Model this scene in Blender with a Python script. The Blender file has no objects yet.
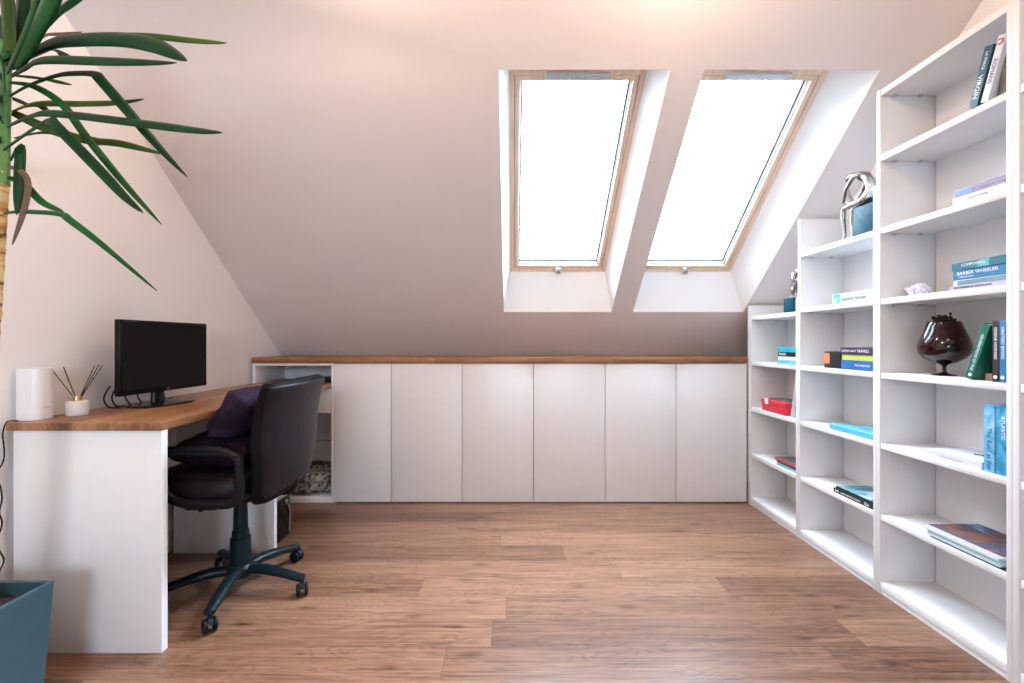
import bpy, bmesh, math, random
from mathutils import Vector, Matrix, noise as mnoise
R = math.radians
PI = math.pi
random.seed(7)
S = bpy.context.scene
COL = S.collection

# ------------------------------------------------------------------ materials
MATS = {}
def _nodes(name):
    m = bpy.data.materials.new(name); m.use_nodes = True
    nt = m.node_tree
    return m, nt, nt.nodes['Principled BSDF']

def mat(name, col, rough=.5, metal=0, var=.05, scale=12, bump=0, bscale=60, coat=0, spec=.5, sheen=0, stretch=(1, 1, 1)):
    if name in MATS: return MATS[name]
    m, nt, b = _nodes(name)
    N, L = nt.nodes, nt.links
    tc = N.new('ShaderNodeTexCoord'); mp = N.new('ShaderNodeMapping')
    mp.inputs['Scale'].default_value = stretch
    L.new(tc.outputs['Object'], mp.inputs['Vector'])
    nz = N.new('ShaderNodeTexNoise'); nz.inputs['Scale'].default_value = scale; nz.inputs['Detail'].default_value = 4
    L.new(mp.outputs[0], nz.inputs['Vector'])
    rp = N.new('ShaderNodeValToRGB')
    rp.color_ramp.elements[0].position = .3; rp.color_ramp.elements[1].position = .7
    rp.color_ramp.elements[0].color = (*[c*(1-var) for c in col], 1)
    rp.color_ramp.elements[1].color = (*[min(1, c*(1+var)) for c in col], 1)
    L.new(nz.outputs['Fac'], rp.inputs[0]); L.new(rp.outputs[0], b.inputs['Base Color'])
    b.inputs['Roughness'].default_value = rough; b.inputs['Metallic'].default_value = metal
    b.inputs['Coat Weight'].default_value = coat; b.inputs['Specular IOR Level'].default_value = spec
    if sheen:
        b.inputs['Sheen Weight'].default_value = sheen
    if bump:
        n2 = N.new('ShaderNodeTexNoise'); n2.inputs['Scale'].default_value = bscale; n2.inputs['Detail'].default_value = 5
        L.new(mp.outputs[0], n2.inputs['Vector'])
        bp = N.new('ShaderNodeBump'); bp.inputs['Strength'].default_value = bump; bp.inputs['Distance'].default_value = .01
        L.new(n2.outputs['Fac'], bp.inputs['Height']); L.new(bp.outputs[0], b.inputs['Normal'])
    MATS[name] = m
    return m

def ramp_mat(name, stops, scale=6, rough=.5, spec=.5, detail=5, stretch=(1, 1, 1), distortion=1.0, bump=0, sheen=0):
    m, nt, b = _nodes(name); N, L = nt.nodes, nt.links
    tc = N.new('ShaderNodeTexCoord'); mp = N.new('ShaderNodeMapping'); mp.inputs['Scale'].default_value = stretch
    L.new(tc.outputs['Object'], mp.inputs['Vector'])
    nz = N.new('ShaderNodeTexNoise'); nz.inputs['Scale'].default_value = scale; nz.inputs['Detail'].default_value = detail
    nz.inputs['Distortion'].default_value = distortion
    L.new(mp.outputs[0], nz.inputs['Vector'])
    rp = N.new('ShaderNodeValToRGB'); els = rp.color_ramp.elements
    while len(els) < len(stops): els.new(.5)
    for e, (p, c) in zip(els, stops): e.position = p; e.color = (*c, 1)
    L.new(nz.outputs['Fac'], rp.inputs[0]); L.new(rp.outputs[0], b.inputs['Base Color'])
    b.inputs['Roughness'].default_value = rough; b.inputs['Specular IOR Level'].default_value = spec
    if sheen: b.inputs['Sheen Weight'].default_value = sheen
    if bump:
        bp = N.new('ShaderNodeBump'); bp.inputs['Strength'].default_value = bump; bp.inputs['Distance'].default_value = .01
        L.new(nz.outputs['Fac'], bp.inputs['Height']); L.new(bp.outputs[0], b.inputs['Normal'])
    MATS[name] = m
    return m

def wood_planks(name, along, width, length, phase, stops, rough, grain, seam, knots):
    """planks or staves running along one axis, each with its own tone and grain"""
    m, nt, b = _nodes(name); N, L = nt.nodes, nt.links
    def math_(op, a, b_=None):
        n = N.new('ShaderNodeMath'); n.operation = op
        for i, v in enumerate((a, b_)):
            if v is None: continue
            if isinstance(v, (int, float)): n.inputs[i].default_value = v
            else: L.new(v, n.inputs[i])
        return n.outputs[0]
    tc = N.new('ShaderNodeTexCoord'); sp = N.new('ShaderNodeSeparateXYZ'); L.new(tc.outputs['Object'], sp.inputs[0])
    u, v = (sp.outputs['X'], sp.outputs['Y']) if along == 'X' else (sp.outputs['Y'], sp.outputs['X'])
    vv = math_('DIVIDE', math_('ADD', v, phase), width)
    row = math_('FLOOR', vv); vf = math_('SUBTRACT', vv, row)
    w1 = N.new('ShaderNodeTexWhiteNoise'); w1.noise_dimensions = '1D'; L.new(row, w1.inputs['W'])
    uu = math_('ADD', math_('DIVIDE', u, length), math_('MULTIPLY', w1.outputs['Value'], 7.3))
    colm = math_('FLOOR', uu); uf = math_('SUBTRACT', uu, colm)
    cid = N.new('ShaderNodeCombineXYZ'); L.new(row, cid.inputs[0]); L.new(colm, cid.inputs[1])
    w2 = N.new('ShaderNodeTexWhiteNoise'); w2.noise_dimensions = '2D'; L.new(cid.outputs[0], w2.inputs['Vector'])
    # grain coordinates, offset per plank
    g = N.new('ShaderNodeCombineXYZ')
    L.new(math_('ADD', u, math_('MULTIPLY', w2.outputs['Value'], 37.0)), g.inputs[0])
    L.new(math_('ADD', v, math_('MULTIPLY', row, .37)), g.inputs[1])
    L.new(sp.outputs['Z'], g.inputs[2])
    def stretched(sx, sy, sz, scale, detail, dist):
        mp = N.new('ShaderNodeMapping'); mp.inputs['Scale'].default_value = (sx, sy, sz); L.new(g.outputs[0], mp.inputs['Vector'])
        n = N.new('ShaderNodeTexNoise'); n.inputs['Scale'].default_value = scale; n.inputs['Detail'].default_value = detail
        n.inputs['Distortion'].default_value = dist; L.new(mp.outputs[0], n.inputs['Vector'])
        return n.outputs['Fac']
    fine = stretched(1.8, 90, 30, 1.6, 10, .35)
    broad = stretched(.9, 13, 5, 1.7, 5, 1.2)
    # cathedral figure: contour lines of a stretched noise
    fig = stretched(1.5, 9.0, 4, .9, 3, .6)
    rings = math_('ABSOLUTE', math_('SINE', math_('MULTIPLY', fig, 62.0)))
    tone = math_('ADD', math_('MULTIPLY', w2.outputs['Value'], .22), math_('MULTIPLY', broad, .48))
    tone = math_('ADD', tone, math_('MULTIPLY', fine, grain))
    tone = math_('ADD', tone, math_('MULTIPLY', rings, grain*.16))
    tone = math_('SUBTRACT', tone, grain*.55)
    if knots:
        mp = N.new('ShaderNodeMapping'); mp.inputs['Scale'].default_value = (1.6, 4.2, 1); L.new(g.outputs[0], mp.inputs['Vector'])
        vo = N.new('ShaderNodeTexVoronoi'); vo.inputs['Scale'].default_value = 1.5; vo.voronoi_dimensions = '2D'; L.new(mp.outputs[0], vo.inputs['Vector'])
        kn = N.new('ShaderNodeMapRange'); kn.inputs['From Min'].default_value = .0; kn.inputs['From Max'].default_value = .13
        kn.inputs['To Min'].default_value = knots; kn.inputs['To Max'].default_value = 0; L.new(vo.outputs['Distance'], kn.inputs['Value'])
        sx = N.new('ShaderNodeSeparateColor'); L.new(vo.outputs['Color'], sx.inputs[0])
        tone = math_('SUBTRACT', tone, math_('MULTIPLY', kn.outputs[0], math_('GREATER_THAN', sx.outputs[0], .45)))
    rp = N.new('ShaderNodeValToRGB'); els = rp.color_ramp.elements
    while len(els) < len(stops): els.new(.5)
    for e, (p, c) in zip(els, stops): e.position = p; e.color = (*c, 1)
    L.new(tone, rp.inputs[0])
    ev = math_('MINIMUM', vf, math_('SUBTRACT', 1.0, vf)); eu = math_('MULTIPLY', math_('MINIMUM', uf, math_('SUBTRACT', 1.0, uf)), length/width)
    e = math_('MINIMUM', ev, eu)
    sm = N.new('ShaderNodeMapRange'); sm.inputs['From Min'].default_value = 0; sm.inputs['From Max'].default_value = seam
    sm.inputs['To Min'].default_value = .45; sm.inputs['To Max'].default_value = 1; L.new(e, sm.inputs['Value'])
    mx = N.new('ShaderNodeMix'); mx.data_type = 'RGBA'; mx.blend_type = 'MULTIPLY'; mx.inputs['Factor'].default_value = 1
    L.new(rp.outputs[0], mx.inputs['A']); L.new(sm.outputs[0], mx.inputs['B'])
    L.new(mx.outputs['Result'], b.inputs['Base Color'])
    b.inputs['Roughness'].default_value = rough
    bp = N.new('ShaderNodeBump'); bp.inputs['Strength'].default_value = .12; bp.inputs['Distance'].default_value = .002
    L.new(tone, bp.inputs['Height']); L.new(bp.outputs[0], b.inputs['Normal'])
    MATS[name] = m
    return m

def glass_mat(name, tint=(1, 1, 1)):
    m = bpy.data.materials.new(name); m.use_nodes = True
    nt = m.node_tree; N, L = nt.nodes, nt.links
    N.clear()
    o = N.new('ShaderNodeOutputMaterial'); t = N.new('ShaderNodeBsdfTransparent'); t.inputs[0].default_value = (*tint, 1)
    g = N.new('ShaderNodeBsdfGlossy'); g.inputs['Roughness'].default_value = .02
    lw = N.new('ShaderNodeFresnel'); lw.inputs['IOR'].default_value = 1.3
    mx = N.new('ShaderNodeMixShader'); L.new(lw.outputs[0], mx.inputs[0]); L.new(t.outputs[0], mx.inputs[1]); L.new(g.outputs[0], mx.inputs[2])
    L.new(mx.outputs[0], o.inputs[0])
    MATS[name] = m
    return m

# ------------------------------------------------------------------ mesh helpers
class MB:
    def __init__(self): self.bm = bmesh.new()
    def _merge(self, b2, M=None):
        if M is not None: bmesh.ops.transform(b2, matrix=M, verts=b2.verts)
        me = bpy.data.meshes.new('tmp'); b2.to_mesh(me); b2.free()
        self.bm.from_mesh(me); bpy.data.meshes.remove(me)
    def box(self, x0, x1, y0, y1, z0, z1, bev=0, seg=2, M=None):
        b = bmesh.new()
        bmesh.ops.create_cube(b, size=1)
        for v in b.verts:
            v.co = Vector(((x0+x1)/2+v.co.x*(x1-x0), (y0+y1)/2+v.co.y*(y1-y0), (z0+z1)/2+v.co.z*(z1-z0)))
        if bev: bmesh.ops.bevel(b, geom=b.edges[:], offset=bev, segments=seg, profile=.5, affect='EDGES')
        self._merge(b, M); return self
    def prism(self, pts, z0, z1, bev=0, M=None):
        b = bmesh.new()
        lo = [b.verts.new((x, y, z0)) for x, y in pts]; hi = [b.verts.new((x, y, z1)) for x, y in pts]
        n = len(pts)
        b.faces.new(lo[::-1]); b.faces.new(hi)
        for i in range(n): b.faces.new((lo[i], lo[(i+1) % n], hi[(i+1) % n], hi[i]))
        bmesh.ops.recalc_face_normals(b, faces=b.faces[:])
        if bev: bmesh.ops.bevel(b, geom=b.edges[:], offset=bev, segments=2, profile=.5, affect='EDGES')
        self._merge(b, M); return self
    def rings(self, rings, cap=True, M=None):
        b = bmesh.new()
        vs = [[b.verts.new(p) for p in r] for r in rings]
        n = len(vs[0])
        for i in range(len(vs)-1):
            for j in range(n):
                b.faces.new((vs[i][j], vs[i][(j+1) % n], vs[i+1][(j+1) % n], vs[i+1][j]))
        if cap:
            b.faces.new(vs[0][::-1]); b.faces.new(vs[-1])
        bmesh.ops.recalc_face_normals(b, faces=b.faces[:])
        self._merge(b, M); return self
    def lathe(self, prof, seg=32, sx=1, sy=1, n=2, M=None):
        """profile of (radius, z); n > 2 gives a rounded square"""
        rs = []
        for r, z in prof:
            ring = []
            for k in range(seg):
                a = 2*PI*k/seg; c, s = math.cos(a), math.sin(a)
                q = (abs(c)**n+abs(s)**n)**(-1/n)
                ring.append((r*q*c*sx, r*q*s*sy, z))
            rs.append(ring)
        return self.rings(rs, True, M)
    def tube(self, pts, rad, seg=8, M=None, flat=1.0):
        pts = [Vector(p) for p in pts]; n = len(pts)
        if not isinstance(rad, (list, tuple)): rad = [rad]*n
        rs = []; up = None
        for i, p in enumerate(pts):
            t = (pts[min(i+1, n-1)]-pts[max(i-1, 0)]).normalized()
            if up is None:
                up = Vector((0, 0, 1)) if abs(t.z) < .9 else Vector((1, 0, 0))
            a = t.cross(up).normalized(); up = a.cross(t).normalized()
            rs.append([p+(a*math.cos(2*PI*k/seg)+up*math.sin(2*PI*k/seg)*flat)*rad[i] for k in range(seg)])
        return self.rings(rs, True, M)
    def ball(self, c, r, sub=2, sc=(1, 1, 1)):
        b = bmesh.new(); bmesh.ops.create_icosphere(b, subdivisions=sub, radius=r)
        for v in b.verts: v.co = Vector((v.co.x*sc[0], v.co.y*sc[1], v.co.z*sc[2]))+Vector(c)
        self._merge(b); return self
    def quad(self, *p):
        self.bm.faces.new([self.bm.verts.new(q) for q in p]); return self
    def build(self, name, m, parent=None, sharp=35, label=None):
        bm = self.bm
        for e in bm.edges:
            if len(e.link_faces) == 2 and e.calc_face_angle(0) > R(sharp): e.smooth = False
        for f in bm.faces: f.smooth = True
        me = bpy.data.meshes.new(name); bm.to_mesh(me); bm.free()
        if m is not None: me.materials.append(m)
        o = bpy.data.objects.new(name, me); COL.objects.link(o)
        if parent: o.parent = parent
        if label: o['label'] = label
        return o

def thing(name, label, cat, loc=(0, 0, 0), rot=(0, 0, 0), group=None):
    o = bpy.data.objects.new(name, None); COL.objects.link(o)
    o.empty_display_size = .1
    o.location = loc; o.rotation_euler = rot; o['label'] = label; o['category'] = cat
    if group: o['group'] = group
    return o
def tag(o, label, cat, group=None):
    o['label'] = label; o['category'] = cat
    if group: o['group'] = group
    return o
def structure(o, label=None, cat=None):
    o['kind'] = 'structure'
    if label: o['label'] = label
    if cat: o['category'] = cat
    return o
def catmull(pts, k=6):
    pts = [Vector(p) for p in pts]; out = []
    for i in range(len(pts)-1):
        p0, p1, p2, p3 = pts[max(i-1, 0)], pts[i], pts[i+1], pts[min(i+2, len(pts)-1)]
        for j in range(k):
            t = j/k
            out.append(.5*((2*p1)+(p2-p0)*t+(2*p0-5*p1+4*p2-p3)*t*t+(3*p1-p0-3*p2+p3)*t**3))
    out.append(pts[-1]); return out
def lettering(name, s, size, origin, dirv, up, m, parent, depth=.0003, stretch=1.0):
    cu = bpy.data.curves.new('txt', 'FONT'); cu.body = s; cu.size = size; cu.resolution_u = 2; cu.extrude = depth
    cu.align_y = 'CENTER'
    to = bpy.data.objects.new('txt', cu); COL.objects.link(to)
    dg = bpy.context.evaluated_depsgraph_get(); dg.update()
    me = bpy.data.meshes.new_from_object(to.evaluated_get(dg)); me.name = name
    bpy.data.objects.remove(to); bpy.data.curves.remove(cu)
    d, u = Vector(dirv).normalized(), Vector(up).normalized(); nn = d.cross(u)
    M = Matrix((d, u, nn)).transposed().to_4x4(); M.translation = Vector(origin)
    me.transform(Matrix.Translation((0, 0, 0)) @ M @ Matrix.Diagonal((stretch, 1, 1, 1)))
    me.materials.clear(); me.materials.append(m)
    o = bpy.data.objects.new(name, me); COL.objects.link(o); o.parent = parent
    return o

# ------------------------------------------------------------------ palette
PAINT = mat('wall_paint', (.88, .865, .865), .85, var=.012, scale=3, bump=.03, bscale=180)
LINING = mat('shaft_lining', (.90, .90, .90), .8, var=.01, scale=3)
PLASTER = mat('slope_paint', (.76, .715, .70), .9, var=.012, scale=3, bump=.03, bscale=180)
WHITE = mat('white_laminate', (.80, .80, .81), .42, var=.01, scale=20)
SHELFW = mat('bookcase_laminate', (.74, .745, .755), .5, var=.01, scale=20)
TRIMW = mat('trim_white', (.80, .79, .78), .5, var=.01)
PINE = mat('pine_lacquer', (.78, .60, .46), .45, var=.10, scale=6, stretch=(8, 1, 8))
REBATE = mat('window_rebate', (.82, .83, .84), .5, var=.01)
GASKET = mat('gasket_grey', (.16, .18, .20), .6)
ALU = mat('brushed_grey', (.62, .68, .76), .35, metal=.2, var=.03)
CHROME = mat('polished_silver', (.40, .385, .37), .17, metal=1, var=.02)
STEEL = mat('satin_steel', (.6, .6, .62), .3, metal=1, var=.03)
BLACKP = mat('black_plastic', (.005, .006, .008), .42, spec=.2, var=.2, bump=.05, bscale=300)
TEALBLK = mat('chair_plastic', (.003, .011, .016), .36, spec=.22, var=.15, bump=.05, bscale=240)  # black plastic with its bluish reflection put into the base colour
LEATHER = mat('black_leather', (.012, .0085, .011), .42, var=.25, scale=30, bump=.10, bscale=40, spec=.16)
MESHF = mat('black_fabric', (.0045, .0045, .0055), .7, var=.3, scale=200, spec=.1)
VELVET = mat('purple_velvet', (.018, .009, .024), .9, var=.6, scale=14, bump=.4, bscale=26, spec=.15)
VELVET2 = mat('dark_purple_velvet', (.012, .004, .011), .9, var=.5, scale=14, bump=.3, bscale=22, spec=.15)
SCREEN = mat('screen_black', (.005, .005, .006), .4, var=.05, spec=.12)
GLOSSB = mat('gloss_black', (.004, .004, .005), .25, var=.05, spec=.2)
GOLD = mat('brushed_gold', (.70, .46, .18), .3, metal=1, var=.08)
REED = mat('dark_reed', (.030, .017, .014), .8, var=.3, scale=80)
CERAMIC = mat('white_ceramic', (.78, .78, .80), .4, var=.01)
GREYINK = mat('grey_ink', (.30, .30, .32), .6)
POT = mat('slate_blue_pot', (.022, .060, .082), .5, var=.06, scale=30, bump=.04, bscale=200)
SOIL = mat('potting_soil', (.012, .009, .008), .95, var=.6, scale=60, bump=1.0, bscale=50)
PAPER = mat('book_paper', (.74, .73, .71), .8, var=.06, scale=90, stretch=(1, 40, 1))
WINK = mat('white_ink', (.82, .83, .84), .6, var=.01)
DINK = mat('dark_ink', (.03, .04, .06), .6)
FLOORM = wood_planks('oak_laminate', 'X', .1585, 1.33, -1.769+.1585*20,
    [(.0, (.040, .016, .009)), (.28, (.135, .060, .034)), (.52, (.235, .118, .070)), (.85, (.36, .205, .130))], .34, .80, .010, .26)
BUTCH_Y = wood_planks('butcher_block_lengthwise', 'Y', .043, .62, 5.0,
    [(.0, (.07, .026, .010)), (.26, (.22, .090, .036)), (.5, (.40, .19, .082)), (.8, (.62, .37, .19))], .38, .40, .02, 0)
BUTCH_X = wood_planks('butcher_block_counter', 'X', .043, .62, 5.0,
    [(.0, (.07, .026, .010)), (.26, (.22, .090, .036)), (.5, (.40, .19, .082)), (.8, (.62, .37, .19))], .38, .40, .02, 0)
GLASS = glass_mat('window_glass', (.97, .99, 1))

# ------------------------------------------------------------------ room
XL, XR = -1.77, 1.825
YB, YF = 3.50, -2.2
ZC = 2.56
K = 3.874; T = .8335
def zr(y): return K-T*y
TH = math.atan(T); CT, ST = math.cos(TH), math.sin(TH)
yc = (K-ZC)/T
def onroof(x, y, t=0):                      # point on the slope, pushed t outwards
    return (x, y+ST*t, zr(y)+CT*t)

structure(MB().box(XL-.1, XR+.1, YF-.1, YB+.1, -.08, 0).build('floor', FLOORM))
# gable walls follow the roof line
def gable(x0, x1, name):
    prof = [(YF-.1, 0), (YB+.1, 0), (YB+.1, zr(YB+.1)+.03), (yc, ZC+.03), (YF-.1, ZC+.03)]
    return structure(MB().rings([[(x0, y, z) for y, z in prof], [(x1, y, z) for y, z in prof]]).build(name, PAINT, sharp=20))
gable(XL-.1, XL, 'wall_left')
gable(XR, XR+.1, 'wall_right')
structure(MB().box(XL, XR, YB, YB+.1, 0, zr(YB)+.02).build('wall_back', PAINT))
# rear wall with an added opening, sized for the fill light it lets in
FILL_WIN = (-.52, .52, 1.20, 1.90)
mb = MB()
mb.box(XL, XR, YF-.1, YF, 0, FILL_WIN[2]); mb.box(XL, XR, YF-.1, YF, FILL_WIN[3], ZC+.03)
mb.box(XL, FILL_WIN[0], YF-.1, YF, FILL_WIN[2], FILL_WIN[3]); mb.box(FILL_WIN[1], XR, YF-.1, YF, FILL_WIN[2], FILL_WIN[3])
structure(mb.build('wall_front', PAINT))

# sloped ceiling with the two shafts, plus the flat ceiling behind
WIN = [dict(x=(-.056, .679), f=(-.007, .630)), dict(x=(.826, 1.580), f=(.858, 1.486))]
YT, YBm = 1.953, 3.110                      # shaft top and bottom on the slope
FT = .212                                   # how far out the frames sit
FY = (2.149, 3.108)                         # frame top and bottom (world y)
mb = MB()
xs = [XL-.05, WIN[0]['x'][0], WIN[0]['x'][1], WIN[1]['x'][0], WIN[1]['x'][1], XR+.05]
ys = [yc, YT, YBm, YB+.05]
for i in range(5):
    for j in range(3):
        if j == 1 and i in (1, 3): continue
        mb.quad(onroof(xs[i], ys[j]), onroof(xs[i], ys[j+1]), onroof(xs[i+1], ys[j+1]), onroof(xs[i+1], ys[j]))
mb.quad((xs[0], yc, ZC), (xs[-1], yc, ZC), (xs[-1], YF-.05, ZC), (xs[0], YF-.05, ZC))
def fp(x, y):                               # point on the frame plane
    return (x, y, zr(y)+FT/CT)
for w in WIN:
    (a, b), (c, d) = w['x'], w['f']
    A = [onroof(a, YT), onroof(b, YT), onroof(b, YBm), onroof(a, YBm)]
    B = [fp(c-.004, FY[0]-.004), fp(d+.004, FY[0]-.004), fp(d+.004, FY[1]), fp(c-.004, FY[1])]
    for i in range(4):
        j = (i+1) % 4
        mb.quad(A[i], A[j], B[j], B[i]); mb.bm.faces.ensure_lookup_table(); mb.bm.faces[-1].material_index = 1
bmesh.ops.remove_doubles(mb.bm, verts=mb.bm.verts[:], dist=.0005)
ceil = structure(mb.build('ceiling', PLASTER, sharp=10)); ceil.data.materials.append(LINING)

structure(MB().box(XL, XL+.014, YF, 3.03, 0, .098, .003).build('baseboard_left', TRIMW))

# roof windows
def roof_window(n, w, label):
    c, d = w['f']; W = d-c
    y0, y1 = FY[1], FY[0]
    H = (y0-y1)/CT
    root = bpy.data.objects.new('window_%d' % n, None); COL.objects.link(root)
    structure(root, label, 'window')
    root.location = fp((c+d)/2, y0); root.rotation_euler = (PI-TH, 0, 0)
    def ring(name, i0, i1, za, zb, m, bev=.002):
        q = MB(); h = W/2
        q.box(-h+i0, -h+i1, i0, H-i0, za, zb, bev); q.box(h-i1, h-i0, i0, H-i0, za, zb, bev)
        q.box(-h+i1, h-i1, i0, i1, za, zb, bev); q.box(-h+i1, h-i1, H-i1, H-i0, za, zb, bev)
        return q.build(name, m, root)
    ring('window_frame', -.006, .019, -.07, .002, PINE)
    ring('sash', .022, .046, -.028, -.004, PINE)
    ring('gasket', .016, .024, -.05, -.014, GASKET, 0)
    ring('glazing_rebate', .023, .052, -.052, -.0285, REBATE)
    ring('glass_seal', .048, 0.061, -.056, -.046, GASKET, 0)
    MB().box(-W/2+.046, W/2-.046, .046, H-.046, -.055, -.050).build('glass_pane', GLASS, root)
    bar = MB().box(-.155, .155, H-.036, H-.008, -.003, .018, .005, 3).build('ventilation_bar', ALU, root)
    MB().box(-.008, .008, H-.026, H-.018, .017, .020, .001).build('bar_button', STEEL, bar)
    la = MB().box(-.026, .026, .012, .032, -.003, .010, .004, 3).build('latch', STEEL, root)
    q = MB(); q.lathe([(.001, .0), (.021, .002), (.024, .012), (.018, .026), (.001, .028)], 16, M=Matrix.Translation((0, .022, .006)))
    q.build('latch_knob', STEEL, la)
    return root
roof_window(1, WIN[0], 'white-lit roof window in pale wood frame, nearer the desk')
roof_window(2, WIN[1], 'white-lit roof window in pale wood frame, nearer the bookcases')
# unseen window added behind the viewer as a source of fill light
w3 = structure(bpy.data.objects.new('window_3', None), 'added fill-light window in the wall opposite the roof windows', 'window'); COL.objects.link(w3)
q = MB()
q.box(FILL_WIN[0], FILL_WIN[0]+.05, YF-.09, YF-.02, FILL_WIN[2], FILL_WIN[3], .003); q.box(FILL_WIN[1]-.05, FILL_WIN[1], YF-.09, YF-.02, FILL_WIN[2], FILL_WIN[3], .003)
q.box(FILL_WIN[0]+.05, FILL_WIN[1]-.05, YF-.09, YF-.02, FILL_WIN[2], FILL_WIN[2]+.05, .003); q.box(FILL_WIN[0]+.05, FILL_WIN[1]-.05, YF-.09, YF-.02, FILL_WIN[3]-.05, FILL_WIN[3], .003)
q.box(-.03, .03, YF-.09, YF-.02, FILL_WIN[2]+.05, FILL_WIN[3]-.05, .003)
q.build('window_frame', PINE, w3)
MB().box(FILL_WIN[0]+.04, FILL_WIN[1]-.04, YF-.06, YF-.054, FILL_WIN[2]+.04, FILL_WIN[3]-.04).build('glass_pane', GLASS, w3)

# ------------------------------------------------------------------ low cabinets along the back
FRY = 3.043
edges = [-1.190, -.809, -.334, .144, .622, 1.097, 1.571]
what = ['narrow white flat-front cupboard beside the open niche, leftmost of the low row',
        'white flat-front cupboard right of the narrow one, second of the low row',
        'white flat-front cupboard third along the low row counted from the niche',
        'white flat-front cupboard fourth along the low row counted from the niche, under a roof window',
        'white flat-front cupboard fifth along the low row, second from the bookcase',
        'white flat-front cupboard touching the bookcase, last of the low row']
for i in range(6):
    x0, x1 = edges[i], edges[i+1]
    r = thing('low_cupboard', what[i], 'cupboard', ((x0+x1)/2, FRY, 0), group='flat-front cupboards under the roof slope')
    h = (x1-x0)/2
    MB().box(-h+.0005, h-.0005, .021, .40, .0, .934, .001).build('body', WHITE, r)
    MB().box(-h+.0022, h-.0022, 0, .019, .007, .9315, .0012).build('door', WHITE, r)
    
ct = MB().box(-1.735, 1.571, 3.030, 3.462, .9365, .974, .003).build('countertop', BUTCH_X)
tag(ct, 'long thin brown butcher-block worktop running over the low white cupboards', 'worktop')

# open niche cabinet left of the cupboards
r = thing('open_niche_cabinet', 'white open niche cabinet with shelf compartment behind the office chair', 'cabinet', (-1.46, FRY, 0))
def nb(name, x0, x1, y0, y1, z0, z1, m=WHITE, bev=.001): return MB().box(x0+1.46, x1+1.46, y0-FRY, y1-FRY, z0, z1, bev).build(name, m, r)
nb('side_panel', -1.735, -1.717, 3.043, 3.45, .801, .935)
nb('side_panel', -1.735, -1.717, 3.043, 3.45, .0, .770)
nb('side_panel', -1.2085, -1.1915, 3.043, 3.45, 0, .935)
nb('top_panel', -1.717, -1.2085, 3.045, 3.45, .918, .935)
nb('back_panel', -1.717, -1.2085, 3.440, 3.45, .0, .918)
nb('bottom_panel', -1.717, -1.2085, 3.048, 3.44, .0, .038)
nb('rail', -1.717, -1.2085, 3.052, 3.070, .602, .768)
nb('ledge', -1.717, -1.2085, 3.385, 3.44, .038, .335)

# ------------------------------------------------------------------ desk
r = thing('desk', 'long white desk with brown butcher-block top along the left wall', 'desk', (-1.46, 1.57, 0))
D = Matrix.Translation((1.46, -1.57, 0))
MB().prism([(-1.742, 1.565), (-1.210, 1.565), (-1.2105, 3.435), (-1.715, 3.435), (-1.715, 3.03), (-1.742, 3.03)], .7725, .7995, .002, M=D).build('desktop', BUTCH_Y, r)
MB().box(-1.728, -1.214, 1.577, 1.605, .0, .7715, .0012, M=D).build('end_panel', WHITE, r)
MB().box(-1.728, -1.214, 2.323, 2.351, .0, .7715, .0012, M=D).build('support_panel', WHITE, r)
MB().box(-1.728, -1.712, 1.605, 2.323, .45, .7715, .001, M=D).build('back_rail', WHITE, r)

# ------------------------------------------------------------------ bookcases on the right
BX0, BX1 = 1.578, 1.823
BND = [3.050, 2.512, 1.970, 1.434, .895]
LV = [.34, .645, .947, 1.263, 1.566, 1.878]
PW = .0188
def bookcase(k, nsh, top, far_h, near_h, label):
    yf, yn = BND[k], BND[k+1]
    r = thing('bookcase', label, 'bookcase', (BX0, yf, 0), group='white bookcase units along the right wall')
    w = BX1-BX0; L = yf-yn
    fw = .045 if k == 0 else PW
    MB().box(0, w, -fw, -.0003, 0, far_h, .001).build('side_panel', SHELFW, r)
    MB().box(0, w, -L+.0003, -L+PW, 0, near_h, .001).build('side_panel', SHELFW, r)
    MB().box(w-.008, w-.0005, -L+PW+.003, -fw-.003, .03, min(far_h, near_h)-.005).build('back_panel', SHELFW, r)
    MB().box(.0015, w-.008, -L+PW, -fw, .018, .050, .001).build('bottom_board', SHELFW, r)
    MB().box(.004, .02, -L+PW, -fw, 0, .018, .0).build('plinth', SHELFW, r)
    lv = LV[:nsh] + ([top] if top else [])
    for z in lv:
        s = MB().box(.002, w-.008, -L+PW+.0005, -fw-.0005, z-.025, z, .0012).build('shelf', SHELFW, r)
        for xx in (.055, .165):
            for yy in (-fw-.009, -L+PW+.009):
                MB().box(xx-.006, xx+.006, yy-.008, yy+.008, z-.032, z-.0252, .0025).build('shelf_pin', STEEL, s)
    return r
bookcase(0, 3, 1.246, 1.318, 1.322, 'lowest white bookcase unit, standing against the low cupboards')
bookcase(1, 4, 1.566, 1.752, 1.756, 'middle-height white bookcase unit with silver figure on its topmost shelf')
bookcase(2, 6, 2.158, 2.160, 2.160, 'tall white bookcase unit holding the dark glass goblet vase')
bookcase(3, 6, 2.30, 2.30, 2.30, 'tall white bookcase unit cut off by the right edge of the view')

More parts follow.
